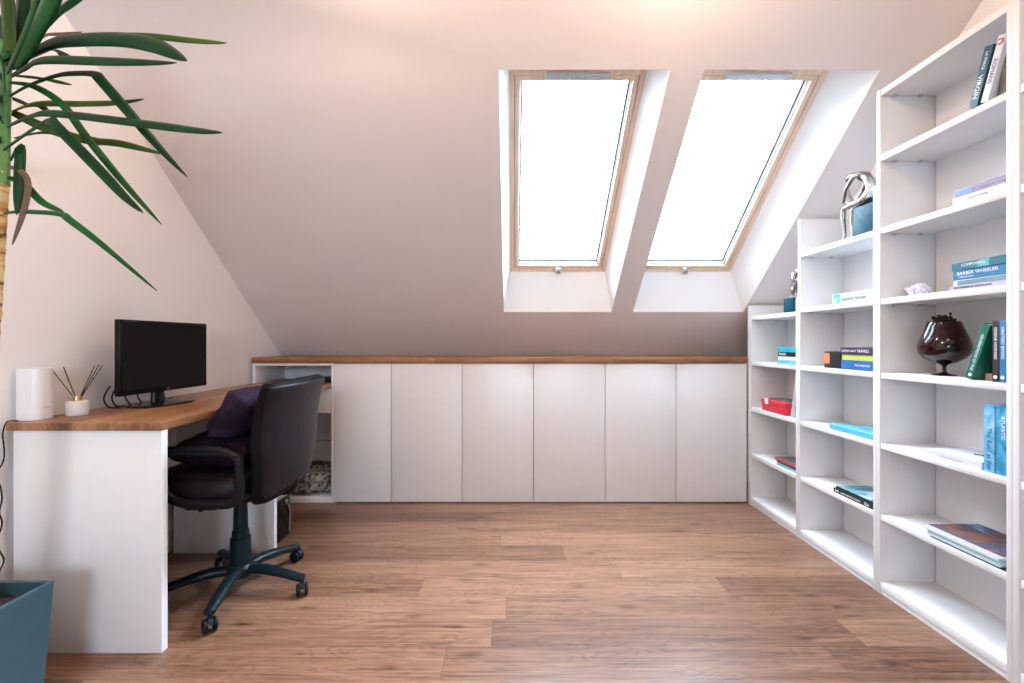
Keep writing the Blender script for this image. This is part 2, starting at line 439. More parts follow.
# ------------------------------------------------------------------ books
def book(label, x, y, z, t, h, w, flat=True, cover=None, text=None, ink=WINK, board=.0028, lean=0, group=None, cat='book',
         name='book', yaw=0, front=None, pages=PAPER, bands=()):
    """spine on x = 0 facing the room; t thick, h along the spine, w deep. y is the far end when lying, the near bottom corner when upright"""
    rot = (PI/2, 0, 0) if flat else (R(lean), 0, 0)
    r = thing(name, label, cat, (x, y, z), rot, group)
    if yaw: r.rotation_mode = 'XYZ'; r.rotation_euler = (rot[0], 0, R(yaw))
    b = board
    q = MB()
    q.box(0, w, 0, b, 0, h, b*.3); q.box(0, w, t-b, t, 0, h, b*.3); q.box(0, max(b, .0015), b*.6, t-b*.6, 0, h, 0)
    q.build('cover', cover, r)
    MB().box(max(b, .0015), w-.004, b, t-b, .003, h-.003).build('pages', pages, r)
    if front is not None:                     # a printed picture on the upper side
        MB().box(.004, w-.004, t, t+.0006, .004, h-.004).build('cover_picture', front, r)
    for (a0, a1, bm_) in bands:               # a printed band on the spine
        MB().box(-.0004, 0, .002, t-.002, a0, a1).build('spine_band', bm_, r)
    for (s, start, size, off) in (text or []):
        if flat: lettering('spine_lettering', s, size, (-.0006, t*off, start), (0, 0, 1), (0, 1, 0), ink, r)
        else: lettering('spine_lettering', s, size, (-.0006, t*off, h-start), (0, 0, -1), (0, -1, 0), ink, r)
    return r
def cv(name, c, rough=.4, var=.08): return mat(name, c, rough, var=var, scale=25)
C_TEAL = cv('cover_deep_teal', (.012, .10, .13)); C_TEAL2 = cv('cover_teal', (.016, .13, .19)); C_BLUE = cv('cover_blue', (.015, .15, .34))
C_WHITE = cv('cover_white', (.66, .67, .70), var=.02); C_LILAC = cv('cover_lilac', (.48, .44, .60)); C_PURP = cv('cover_mauve', (.26, .22, .36))
C_GREEN = cv('cover_green', (.004, .13, .085)); C_BROWN = cv('cover_plum_brown', (.035, .018, .022)); C_DKTEAL = cv('cover_petrol', (.006, .045, .065))
C_CYAN = cv('cover_cyan', (.02, .36, .46)); C_BLACK = cv('cover_black', (.012, .014, .02)); C_SKY = cv('cover_sky', (.10, .42, .66))
C_LIME = cv('cover_lime', (.50, .62, .12)); C_AUB = cv('cover_aubergine', (.05, .035, .075)); C_RBLUE = cv('cover_royal', (.02, .13, .38))
C_GREYW = cv('cover_pale_grey', (.58, .60, .65)); C_PINK = cv('cover_dusty_pink', (.55, .36, .36)); C_TERRA = cv('cover_terracotta', (.22, .075, .04))
C_RED = cv('cover_red', (.50, .04, .07)); C_MINT = cv('cover_mint', (.30, .58, .60)); C_BLUEB = cv('cover_ocean', (.02, .17, .36))
P_OCEAN = ramp_mat('ocean_print', [(.25, (.01, .06, .18)), (.5, (.03, .30, .52)), (.75, (.20, .55, .72))], 18, .4)
P_ICE = ramp_mat('ice_print', [(.3, (.05, .30, .54)), (.55, (.20, .46, .66)), (.75, (.56, .66, .76))], 22, .4)
P_COVER = ramp_mat('magazine_print', [(.25, (.16, .085, .04)), (.42, (.22, .10, .075)), (.50, (.10, .07, .10)), (.60, (.04, .09, .20)), (.8, (.36, .50, .60))], 11, .45, .2)
P_SEA = ramp_mat('seascape_print', [(.3, (.01, .05, .07)), (.48, (.06, .28, .33)), (.6, (.60, .70, .72)), (.75, (.03, .12, .16))], 9, .35, stretch=(1, 1, 2.5))
P_DARKPH = ramp_mat('dark_photo_print', [(.3, (.02, .025, .02)), (.55, (.14, .13, .12)), (.75, (.35, .33, .30))], 14, .35)
P_TEALROW = ramp_mat('teal_row_print', [(.35, (.75, .80, .83)), (.5, (.10, .42, .52)), (.65, (.05, .28, .40))], 30, .5)

X0 = 1.588
# unit 3, shelf 6 (highest): three leaning books
g = 'leaning books on the highest shelf'
book('dark petrol-blue book leaning on the highest shelf, first from the left', X0-.006, 1.549, 1.8785, .030, .188, .13, False, C_DKTEAL,
     [('VIRGIN', .088, .023, .55), ('LA FORCE', .018, .012, .5)], lean=17, group=g)
b = book('pale grey book with red emblem leaning in the middle of the three', X0-.006, 1.514, 1.8785, .024, .197, .13, False, C_GREYW,
     [('ROMANS', .068, .018, .5)], DINK, lean=17, group=g)
q = MB(); pts = [(-.0008, .012+.008*math.cos(a*PI/8), .178+.008*math.sin(a*PI/8)) for a in range(2, 15)]
q.tube(pts, .0022, 6); q.build('red_emblem', C_RED, b)
book('dark book with brownish cover tucked against the post on the highest shelf', X0+.012, 1.472, 1.8785, .028, .172, .12, False, P_DARKPH, lean=6, group=g)
# shelf 5
g = 'two lying books under the leaning ones'
book('thick white book lying below the mauve one on the fifth shelf up', X0-.002, 1.638, 1.5665, .026, .182, .15, True, C_WHITE, [('home & living', .055, .012, .5)], C_LILAC, group=g)
book('mauve and blue book lying on the thick white book', X0+.002, 1.634, 1.5930, .025, .178, .14, True, C_PURP, [('GARDEN ROOMS', .075, .013, .5)], C_LILAC,
     group=g, bands=[(.002, .062, cv('band_blue', (.16, .26, .48)))])
# shelf 4: stack of four and the crystal
g = 'lying blue books above the goblet vase'
zz = 1.2635
book('thin lilac booklet at the bottom of the blue book stack', X0-.006, 1.645, zz, .013, .188, .16, True, C_LILAC, [('PATCHWORK OF THE SEASONS', .015, .009, .5)], DINK, board=.001, group=g); zz += .0135
book('white book with dark grey stripe in the blue book stack', X0-.002, 1.634, zz, .020, .178, .15, True, C_WHITE, group=g, bands=[(.014, .176, cv('stripe_grey', (.13, .24, .28)))]); zz += .0205
book('bright blue book second from the top of the blue stack', X0-.002, 1.636, zz, .034, .180, .15, True, C_BLUE, [('BARBER WHEELER', .014, .017, .64), ('collected stories', .02, .008, .28)], group=g); zz += .0345
book('teal book on top of the blue stack', X0-.004, 1.639, zz, .028, .182, .15, True, C_TEAL2, [('COMPOSING', .034, .014, .55)], group=g, bands=[(.092, .128, cv('band_pale_teal', (.10, .36, .42)))])
# shelf 3: leaning green, brown, blue and two behind
g = 'upright books beside the goblet vase'
book('green book leaning to the right beside the goblet vase', X0-.006, 1.566, .9475, .026, .196, .13, False, C_GREEN, [('GENERATIONS OF THE', .035, .0125, .5)], lean=18, group=g)
book('plum-brown upright book beside the leaning green one', X0-.006, 1.4785, .9475, .021, .200, .13, False, C_BROWN, [('GREENE HOWARD', .02, .0125, .5)], group=g)
book('blue-edged teal upright book against the post beside the plum-brown one', X0-.006, 1.4565, .9475, .0205, .200, .13, False, C_BLUEB, [('ORATORY BOOKS', .02, .0125, .5)], group=g)
for o in [o for o in COL.objects if o.get('group') == g]:
    q = MB(); q.lathe([(.0001, 0), (.006, .0002), (.006, .0008), (.0001, .001)], 14, M=Matrix.Translation((-.0002, .011, .016)) @ Matrix.Rotation(-PI/2, 4, 'Y'))
    q.build('spine_roundel', WINK, o)
book('terracotta book leaning behind the green and plum-brown books', X0+.055, 1.516, .973, .014, .112, .11, False, C_TERRA, lean=6, group=g)
book('dusty pink booklet lying behind the foot of the green book', X0+.030, 1.555, .9475, .024, .053, .12, True, C_PINK, group=g)
# shelf 2
g = 'books on the second shelf up beside the post'
book('white book lying with a dark grey motif on its cover', X0-.003, 1.745, .6455, .026, .208, .17, True, C_WHITE, [('modern white interiors', .05, .010, .5)], C_GREYW, group=g)
o = [o for o in COL.objects if o.name.startswith('book')][-1]
mo = MB()
for k in range(3):
    mo.tube(catmull([(.085+.015*k, .0264, .10+.012*k), (.10+.014*k, .0266, .14), (.095+.016*k, .0266, .17), (.11+.013*k, .0264, .196)], 4), .0030, 5, flat=.3)
mo.build('cover_motif', C_BLACK, o)
book('tall pale blue upright book beside the white lying book', X0-.004, 1.4945, .6455, .034, .224, .14, False, P_ICE, [('The Reef at Sea', .075, .022, .5)], C_BLUEB, group=g)
book('tall ocean-blue upright book against the post on the second shelf up', X0-.002, 1.4545, .6455, .038, .222, .14, False, P_OCEAN, [('ATLANTIC', .03, .016, .4)], group=g)
# shelf 1: magazines
g = 'magazines in the stack on the lowest shelf of the tall bookcase'
zz = .3405
for t, m, lb, dx, dy in [(.006, C_BLACK, 'black-covered magazine at the bottom of the low magazine stack', .0, 0), (.006, C_GREYW, 'grey magazine second from the bottom of the low magazine stack', -.006, .012),
                 (.011, C_MINT, 'thick mint-edged magazine in the middle of the low magazine stack', -.004, .008), (.009, C_WHITE, 'white-edged magazine second from top in the low magazine stack', -.007, .014)]:
    book(lb, X0+dx-.002, 1.725+dy, zz, t, .262, .205, True, m, board=.001, group=g, cat='magazine', name='magazine'); zz += t+.0006
book('magazine with colourful brown and blue cover on top of the stack', X0-.006, 1.742, zz, .008, .275, .205, True, C_WHITE, board=.001, group=g, cat='magazine', name='magazine', front=P_COVER)

# unit 2
book('thick white book with teal lettered spine on the shelf under the silver figure', X0-.004, 2.250, 1.2635, .048, .257, .19, True, C_WHITE,
     [('seaside house', .062, .027, .40)], C_TEAL2, bands=[(.006, .052, P_TEALROW)])
g = 'books stacked beside the black box'
zz = .9475
book('royal blue book at the bottom of the three beside the black box', X0-.004, 2.190, zz, .044, .197, .16, True, C_RBLUE, [('THE OPEN SEA', .085, .014, .5)], group=g); zz += .0445
book('lime green book between the royal blue and the dark purple one', X0-.002, 2.187, zz, .026, .194, .16, True, C_LIME, group=g); zz += .0265
book('dark purple book on top of the three beside the black box', X0-.005, 2.193, zz, .034, .199, .16, True, C_AUB, [('SUMMER LIGHT', .008, .013, .5), ('TRAVELS', .105, .018, .5)], group=g)
bx = thing('box', 'small black box with orange label beside three stacked books', 'box', (X0, 2.315, .9475))
MB().box(0, .10, -.112, 0, 0, .083, .002).build('box_body', C_BLACK, bx)
MB().box(-.0008, .0002, -.040, -.001, .022, .074).build('label', mat('orange_label', (.85, .22, .08), .5), bx)
g = 'sky blue books on the shelf of the middle bookcase'
book('sky blue book lying along the shelf edge in the middle bookcase', X0-.004, 2.272, .6455, .024, .279, .09, True, C_SKY, group=g)
b = book('pale sky blue softcover lying askew behind the one at the shelf edge', X0+.100, 2.206, .6455, .030, .180, .105, True, cv('cover_pale_sky', (.22, .52, .70)), board=.001, group=g)
b.rotation_euler = (PI/2, 0, R(-7))
g = 'black books on the low shelf of the middle bookcase'
book('black book with white spine lettering under the sea photo book', X0-.004, 2.243, .3405, .021, .252, .20, True, C_BLACK, [('001', .012, .018, .5), ('LANDSCAPE PHOTOGRAPHY', .05, .0095, .5), ('SEA', .195, .018, .5)], group=g)
book('thin book with teal and white sea photograph lying on the black book', X0+.004, 2.236, .3620, .009, .243, .19, True, C_BLACK, board=.001, group=g, front=P_SEA)

# unit 1
g = 'small stack in the lowest bookcase'
zz = .9475
for t, m, lb, tx, dy in [(.022, C_SKY, 'pale blue book at the bottom of the four in the lowest bookcase', None, .006), (.022, C_WHITE, 'white book resting on the pale blue one in the lowest bookcase', None, 0),
                     (.025, C_BLACK, 'black book with white letters under the cyan one in the lowest bookcase', [('MODERN', .012, .016, .5)], 0), (.029, C_CYAN, 'cyan book on top of the four in the lowest bookcase', None, .004)]:
    book(lb, X0, 2.718+dy, zz, t, .184, .15, True, m, tx, group=g); zz += t+.0005
rb = thing('storage_box', 'red lidded box with white tag on the shelf of the lowest bookcase', 'box', (X0+.004, 2.900, .6455))
MB().box(0, .15, -.255, 0, 0, .060, .003).build('box_body', mat('red_card', (.62, .015, .035), .45), rb)
MB().box(-.004, .154, -.259, .004, .050, .074, .003).build('lid', mat('red_lid', (.66, .022, .045), .4), rb)
MB().box(-.0055, -.0035, -.078, -.042, .044, .078, .0005).build('tag', WINK, rb)
pr = book('slim dark booklet lying on the lid of the red box', X0+.03, 2.86, .7200, .007, .21, .10, True, P_DARKPH, board=.001, cat='booklet', name='booklet')
bd = thing('display_board', 'thin white board leaning on the side of the lowest bookcase', 'board', (X0+.002, 2.594, .6455), (R(12), 0, 0))
MB().box(0, .15, 0, .006, 0, .262, .001).build('panel', C_WHITE, bd)
MB().box(.008, .142, .006, .0066, .008, .254).build('printed_face', C_GREYW, bd)
g = 'magazines in the lowest bookcase'
zz = .3405
for t, m, lb, dx, dy, fr in [(.009, C_MINT, 'mint magazine at the bottom of the pile in the lowest bookcase', 0, 0, None), (.010, C_SKY, 'pale blue magazine in the middle of the pile in the lowest bookcase', .004, -.006, None), (.010, C_BLACK, 'black magazine under the red one in the lowest bookcase', .002, .0, None),
                     (.014, C_RED, 'red-spined magazine with dark photo cover on the pile in the lowest bookcase', -.003, .012, P_DARKPH)]:
    book(lb, X0+dx, 2.735+dy, zz, t, .194, .18, True, m, board=.001, group=g, cat='magazine', name='magazine', front=fr); zz += t+.0006

# ------------------------------------------------------------------ silver figures on glossy blocks
GLAZE = ramp_mat('petrol_glaze', [(.3, (.002, .022, .034)), (.5, (.004, .050, .075)), (.7, (.006, .075, .11))], 7, .35, .12)
def skin_mesh(name, chains, m, parent):
    """chains of (point, radius); each grows its own tapered skin, joined to one body"""
    me = bpy.data.meshes.new('sk'); verts, edges, rad, idx = [], [], [], {}
    for ch in chains:
        prev = None
        for p, rr in ch:
            key = tuple(round(c, 4) for c in p)
            if key not in idx: idx[key] = len(verts); verts.append(p); rad.append(rr)
            i = idx[key]
            if prev is not None: edges.append((prev, i))
            prev = i
    me.from_pydata(verts, edges, [])
    o = bpy.data.objects.new('sk', me); COL.objects.link(o)
    mo = o.modifiers.new('s', 'SKIN'); mo.use_smooth_shade = True
    for i, rr in enumerate(rad): me.skin_vertices[0].data[i].radius = (rr*1.2, rr*1.2)
    me.skin_vertices[0].data[0].use_root = True
    o.modifiers.new('ss', 'SUBSURF').levels = 2
    dg = bpy.context.evaluated_depsgraph_get(); dg.update()
    m2 = bpy.data.meshes.new_from_object(o.evaluated_get(dg)); m2.name = name
    bpy.data.objects.remove(o)
    m2.materials.clear(); m2.materials.append(m)
    for p in m2.polygons: p.use_smooth = True
    o2 = bpy.data.objects.new(name, m2); COL.objects.link(o2); o2.parent = parent
    return o2
f1 = thing('figurine', 'silver seated figure bent forward on a glossy petrol-blue block', 'figurine', (1.648, 2.062, 1.566))
MB().box(-.052, .052, -.070, .070, 0, .134, .004, 3).build('block', GLAZE, f1)
z0 = .134; FS = (1.1, 1.18, .015)
def P(y, z, x=0): return (x*1.2-FS[2], (y+.036)*FS[0]+.008, z0+z*(FS[1] if z > 0 else 1.02))
ch = [[(P(-.036, .026), .020), (P(-.040, .060), .018), (P(-.026, .100), .019), (P(.010, .134), .021), (P(.046, .143), .012), (P(.072, .146), .016), (P(.090, .142), .015), (P(.100, .132), .008)]]
for s in (-1, 1):
    ch.append([(P(-.036, .026), .020), (P(-.020, .021, .018*s), .018), (P(.040, .022, .022*s), .015), (P(.090, .020, .020*s), .011), (P(.094, -.030, .018*s), .0095), (P(.086, -.095, .016*s), .0055), (P(.090, -.119, .016*s), .006), (P(.108, -.124, .017*s), .004)])
    ch.append([(P(.010, .134), .021), (P(.018, .128, .030*s), .010), (P(.055, .085, .034*s), .0075), (P(.088, .042, .022*s), .0065)] +
              ([(P(.100, .080, .008*s), .0055), (P(.098, .116, .002*s), .0055)] if s == 1 else [(P(.070, .040, -.004), .0055), (P(.050, .042, .012), .005)]))
skin_mesh('figure', ch, CHROME, f1)
f2 = thing('figurine', 'silver figure hugging its knees on a small petrol-blue block, half behind a post', 'figurine', (1.634, 2.618, 1.2465), (0, 0, PI))
MB().box(-.046, .046, -.046, .046, 0, .084, .004, 3).build('block', GLAZE, f2)
z0 = .084; FS = (1.0, 1.08, -.016)
ch = [[(P(-.018, .024), .019), (P(-.030, .060), .016), (P(-.024, .100), .016), (P(.000, .128), .017), (P(.020, .140), .010), (P(.034, .154), .015), (P(.040, .166), .014), (P(.040, .174), .008)]]
for s in (-1, 1):
    ch.append([(P(-.018, .024), .019), (P(-.004, .024, .016*s), .016), (P(.024, .064, .018*s), .012), (P(.040, .096, .018*s), .010), (P(.034, .050, .017*s), .008), (P(.026, .010, .016*s), .006), (P(.046, .006, .016*s), .0045)])
    ch.append([(P(.000, .128), .017), (P(.004, .122, .026*s), .009), (P(.024, .090, .032*s), .007), (P(.050, .074, .020*s), .006), (P(.054, .070, .004*s), .0055)])
skin_mesh('figure', ch, CHROME, f2)

# crystal
cr = MB(); rnd = random.Random(3)
b = bmesh.new(); bmesh.ops.create_icosphere(b, subdivisions=3, radius=.05)
for v in b.verts:
    d = 1+.35*mnoise.noise(v.co*28)+.18*mnoise.noise(v.co*70)
    v.co = Vector((v.co.x*.8*d, v.co.y*1.15*d, max(-.024, v.co.z*.5*d)))
cr._merge(b)
o = cr.build('crystal', ramp_mat('amethyst', [(.35, (.50, .46, .58)), (.5, (.72, .72, .76)), (.65, (.82, .83, .85))], 30, .25), sharp=12)
o.location = (1.672, 1.872, 1.2900); o.scale = (.8, .8, 1.1)
tag(o, 'rough white and lilac crystal lump on the shelf above the goblet vase', 'crystal')

# vase
v = thing('goblet_vase', 'dark brown-red glass goblet vase on short stem holding dried pods', 'vase', (1.690, 1.780, .9475))
VG = ramp_mat('dark_amber_glass', [(.35, (.006, .0015, .002)), (.55, (.024, .004, .005)), (.75, (.11, .022, .008))], 9, .035)
prof = [(r_*.765, z_) for r_, z_ in [(.0005, 0), (.050, 0), (.052, .002), (.046, .005), (.020, .008), (.0095, .014), (.008, .030), (.010, .038), (.020, .043), (.050, .052), (.082, .068), (.100, .086), (.106, .104), (.104, .122), (.094, .148), (.082, .172), (.072, .192), (.066, .208), (.0645, .2095), (.0635, .208),
        (.070, .190), (.080, .170), (.091, .148), (.100, .122), (.102, .104), (.096, .088), (.078, .071), (.048, .056), (.0005, .050)]]
MB().lathe(prof, 48).build('glass_bowl', VG, v, sharp=60)
q = MB(); rnd = random.Random(11)
for k in range(46):
    a = rnd.uniform(0, 2*PI); rr = rnd.uniform(0, .040); zt = rnd.uniform(.208, .226)+(.016 if rnd.random() < .18 else 0)
    p0 = Vector((rr*.6*math.cos(a), rr*.6*math.sin(a), .16)); p1 = Vector((rr*math.cos(a), rr*math.sin(a), zt))
    q.tube([p0, (p0+p1)/2+Vector((rnd.uniform(-.006, .006), rnd.uniform(-.006, .006), 0)), p1], [.002, .0018, .0022], 5)
    q.ball(p1, rnd.uniform(.004, .009), 1, (1, 1, rnd.uniform(.5, 1.2)))
q.build('dried_pods', mat('dried_pods', (.016, .013, .010), .9, var=.5, scale=60), v)

# ------------------------------------------------------------------ things on the desk
ZD = .7998
pu = thing('white_canister', 'white rounded canister device at the front end of the desk', 'device', (-1.7195, 1.640, ZD), (0, 0, R(8)))
MB().lathe([(.0005, 0), (.036, 0), (.0415, .001), (.042, .004), (.042, .179), (.0405, .184), (.037, .1855), (.036, .1825), (.0005, .1825)], 56, 1.0, 1.0, 3.0).build('shell', CERAMIC, pu, sharp=50)
MB().lathe([(.0005, .1826), (.024, .1826), (.024, .1845), (.0005, .1845)], 24).build('top_cap', mat('pale_grey_plastic', (.55, .55, .57), .5), pu)
q = MB()
q.tube([(.0425, -.020+.0030*i, .045+.0035*math.sin(i*1.9)*(1 if i % 3 else 1.8)) for i in range(11)], .0006, 5)
q.build('script_mark', GREYINK, pu)
co = MB(); rr = random.Random(2)
pts = [(-1.728, 1.592, .8026), (-1.742, 1.582, .8040), (-1.7500, 1.574, .798), (-1.7525, 1.566, .76)]
for k in range(16):
    pts.append((-1.752+.006*math.sin(k*1.7), 1.558+.010*math.sin(k*2.1+1)+.004*rr.uniform(-1, 1), .71-.0425*k))
pts += [(-1.745, 1.54, .012), (-1.74, 1.48, .005)]
o = co.tube(catmull(pts, 4), .0024, 6).build('power_cable', BLACKP)
tag(o, 'thin black cable hanging down the gap between desk end and wall', 'cable')

df = thing('reed_diffuser', 'white round reed diffuser with gold neck and dark sticks on desk', 'diffuser', (-1.652, 1.730, ZD))
MB().lathe([(.0005, 0), (.030, 0), (.0325, .003), (.0335, .008), (.0335, .046), (.0325, .052), (.028, .055), (.016, .0555), (.0005, .0555)], 36).build('bottle', CERAMIC, df)
MB().lathe([(.0130, .055), (.0138, .056), (.0138, .072), (.0128, .0745), (.008, .0745), (.008, .056)], 28).build('collar', GOLD, df)
for dx, dy, h in [(-.040, -.060, .182), (-.024, -.030, .186), (-.020, -.032, .184), (.034, .034, .186), (.044, .042, .19), (.050, .050, .186)]:
    MB().tube([(-dx*.10, -dy*.3, .020), (dx*1.0, dy, h)], .0016, 6).build('reed', REED, df)

# monitor: the panel faces the room, nearly parallel with the wall
mo = thing('monitor', 'black flat computer monitor standing on the desk by the wall', 'monitor', (-1.575, 2.068, ZD), (0, 0, R(-3.0)))
MB().box(-.010, .014, -.243, .243, .058, .370, .005, 3).build('housing', GLOSSB, mo)
MB().prism([(-.046, -.13), (-.010, -.215), (-.010, .215), (-.046, .13)], .10, .33, .008, M=None).build('rear_shell', BLACKP, mo)
MB().box(.0135, .0152, -.228, .228, .080, .357, 0).build('screen', SCREEN, mo)
MB().box(.0138, .0148, -.007, .007, .0665, .0715, .001).build('front_mark', GREYINK, mo)
MB().box(.0138, .0146, -.225, -.150, .3615, .3640, 0).build('front_print', mat('dim_print', (.05, .05, .055), .6), mo)
MB().tube([(-.012, -.025, .008), (-.016, -.025, .06), (-.018, -.025, .10)], [.036, .030, .028], 20, flat=.55).build('neck', GLOSSB, mo)
MB().lathe([(.0005, 0), (.118, 0), (.122, .003), (.118, .008), (.05, .014), (.0005, .015)], 40, .78, 1.15, 2.6, M=Matrix.Translation((.005, -.025, 0))).build('stand_base', GLOSSB, mo)
for k, (ya, yb) in enumerate([(-.235, -.05), (-.20, .0), (-.14, -.02), (-.08, .10)]):
    MB().tube(catmull([(-.035, ya, .10), (-.055, ya-.005, .05), (-.065, ya+.03, .010), (-.075, (ya+yb)/2, .004), (-.085, yb, .004), (-.10, yb+.06, .004)], 5), .0032, 6).build('cable', BLACKP, mo)

# slim router box in the niche
ro = thing('router', 'slim black box lying in the niche compartment at the desk end', 'device', (-1.33, 3.21, ZD))
MB().box(-.105, .105, -.075, .075, .004, .030, .004, 2).build('case', BLACKP, ro)
for sx in (-.08, .08):
    for sy in (-.055, .055): MB().lathe([(.0005, 0), (.008, 0), (.008, .005), (.0005, .005)], 10, M=Matrix.Translation((sx, sy, 0))).build('foot', BLACKP, ro)
# folded plush blanket in the niche
b = bmesh.new(); bmesh.ops.create_cube(b, size=1)
bmesh.ops.subdivide_edges(b, edges=b.edges[:], cuts=22, use_grid_fill=True)
for vtx in b.verts:
    c = vtx.co.copy(); n = 5
    q = (abs(c.x*2)**n+abs(c.y*2)**n+abs(c.z*2)**n)**(1/n)
    m_ = max(abs(c.x*2), abs(c.y*2), abs(c.z*2))
    c = c*(m_/q) if q > 0 else c
    p = Vector((c.x*.46, c.y*.31, c.z*.165))
    d = mnoise.noise(p*9)*.022+mnoise.noise(p*24)*.013+mnoise.noise(p*60)*.006
    nrm = Vector((c.x, c.y, c.z)).normalized()
    p += nrm*d
    p.z = max(p.z, -.0845)
    vtx.co = p
mb = MB(); mb._merge(b)
o = mb.build('blanket', ramp_mat('mottled_plush', [(.36, (.02, .019, .02)), (.46, (.10, .095, .10)), (.55, (.30, .29, .295)), (.68, (.55, .54, .55))], 16, .95, .1, 8, distortion=2.2, bump=.6), sharp=180)
o.location = (-1.458, 3.215, .1235)
tag(o, 'crumpled grey and white mottled blanket at the bottom of the niche', 'blanket')

# computer tower under the desk
pc = thing('computer_tower', 'black computer tower on the floor under the desk behind the support panel', 'computer', (-1.46, 2.45, 0))
MB().box(-.22, .210, -.090, .090, .012, .425, .004).build('case', BLACKP, pc)
MB().box(.210, .222, -.090, .090, .012, .425, .006, 3).build('front_panel', GLOSSB, pc)
for z in (.33, .375): MB().box(.221, .2245, -.075, .075, z, z+.034, .002).build('drive_bay', BLACKP, pc)
MB().box(.221, .2245, -.070, .070, .235, .262, .002).build('card_slot', STEEL, pc)
MB().lathe([(.0005, 0), (.011, 0), (.011, .004), (.0005, .005)], 18, M=Matrix.Translation((.2215, .045, .205)) @ Matrix.Rotation(PI/2, 4, 'Y')).build('power_button', STEEL, pc)
for y_ in (-.076, .076):
    MB().tube(catmull([(.223, y_, .03), (.226, y_*1.02, .09), (.226, y_*1.02, .15), (.223, y_*.8, .185)], 5), .004, 6).build('trim_strip', STEEL, pc)
for sx in (-.18, .17):
    for sy in (-.065, .065): MB().lathe([(.0005, 0), (.014, 0), (.014, .013), (.0005, .013)], 12, M=Matrix.Translation((sx, sy, 0))).build('foot', BLACKP, pc)

# ------------------------------------------------------------------ office chair
ch = thing('office_chair', 'black leather swivel office chair with armrests and five-star base', 'chair', (-1.179, 1.977, 0))
def sup(a, n):
    c, s = math.cos(a), math.sin(a)
    q = (abs(c)**n+abs(s)**n)**(-1/n); return q*c, q*s
# backrest: rounded slab, wrapped forward at the sides, leaning back
Z0, Z1 = .425, .925
def backrest(inset, t_scale, xoff):
    rings = []; NR = 34
    for i in range(NR+1):
        v = i/NR
        z = Z0+inset+(Z1-Z0-2*inset)*v
        # outline: narrower and rounded at the bottom, square shoulders on top
        w = .205+.047*min(1, (v/.5))**.8
        e0 = max(0, 1-v/.10); e1 = max(0, (v-.95)/.05)
        k = math.sqrt(max(0, 1-e0**2.4))*math.sqrt(max(0, 1-e1**2.6))
        w = (w-inset)*(.66+.34*k-.10*e1**2*0); th = (.034+.006*math.sin(PI*v))*t_scale*max(.08, k)
        cx = .192+.092*v+.012*math.sin(2*PI*v)
        ring = []
        for j in range(40):
            a = 2*PI*j/40
            c, s = sup(a, 3.2)
            y = s*w; x = cx+xoff+c*th-.036*(y/.24)**2
            ring.append((x, y, z+.004*(1-(y/.24)**2)*v))
        rings.append(ring)
    return MB().rings(rings)
backrest(0, 1, 0).build('backrest', MESHF, ch, sharp=70)
backrest(.007, .80, .0095).build('back_panel', LEATHER, ch, sharp=70)
pad = backrest(.020, .72, -.022).build('backrest_pad', MESHF, ch, sharp=70)
# seat cushion
def cushion(w, d, t, n=22, puff=.5, seed=1, wr=.006, pinch=.10):
    """pillow lying flat: w along x, d along y, t thick"""
    b = bmesh.new(); top, bot = [], []
    for sgn, grid in ((1, top), (-1, bot)):
        for i in range(n+1):
            row = []
            for j in range(n+1):
                u, v_ = -1+2*i/n, -1+2*j/n
                f = max(0, (1-abs(u)**3))**puff*max(0, (1-abs(v_)**3))**puff
                px = u*w/2*(1-pinch*(1-abs(v_)**2)*abs(u)); py = v_*d/2*(1-pinch*(1-abs(u)**2)*abs(v_))
                p = Vector((px, py, sgn*(t/2*f+.003)))
                p.z += f*wr*(mnoise.noise(Vector((px*11+seed, py*11, sgn*2.0)))+.6*mnoise.noise(Vector((px*26, py*26+seed, sgn))))
                row.append(b.verts.new(p))
            grid.append(row)
    for i in range(n):
        for j in range(n):
            b.faces.new((top[i][j], top[i+1][j], top[i+1][j+1], top[i][j+1]))
            b.faces.new((bot[i][j], bot[i][j+1], bot[i+1][j+1], bot[i+1][j]))
    rim = lambda g: [g[i][0] for i in range(n)]+[g[n][j] for j in range(n)]+[g[i][n] for i in range(n, 0, -1)]+[g[0][j] for j in range(n, 0, -1)]
    A, B = rim(top), rim(bot)
    for k in range(len(A)): b.faces.new((A[k], A[(k+1) % len(A)], B[(k+1) % len(A)], B[k]))
    bmesh.ops.recalc_face_normals(b, faces=b.faces[:])
    m = MB(); m._merge(b); return m
rings = []
for (s, z) in [(.80, .452), (.94, .455), (.985, .468), (1.0, .490), (.99, .522), (.96, .540), (.88, .551), (.6, .556), (.2, .557)]:
    rings.append([(-.080+.240*s*sup(2*PI*j/48, 4)[0], .238*s*sup(2*PI*j/48, 4)[1], z-.018*max(0, (-sup(2*PI*j/48, 4)[0]*s-.7)/.3)) for j in range(48)])
MB().rings(rings).build('seat', LEATHER, ch, sharp=70)
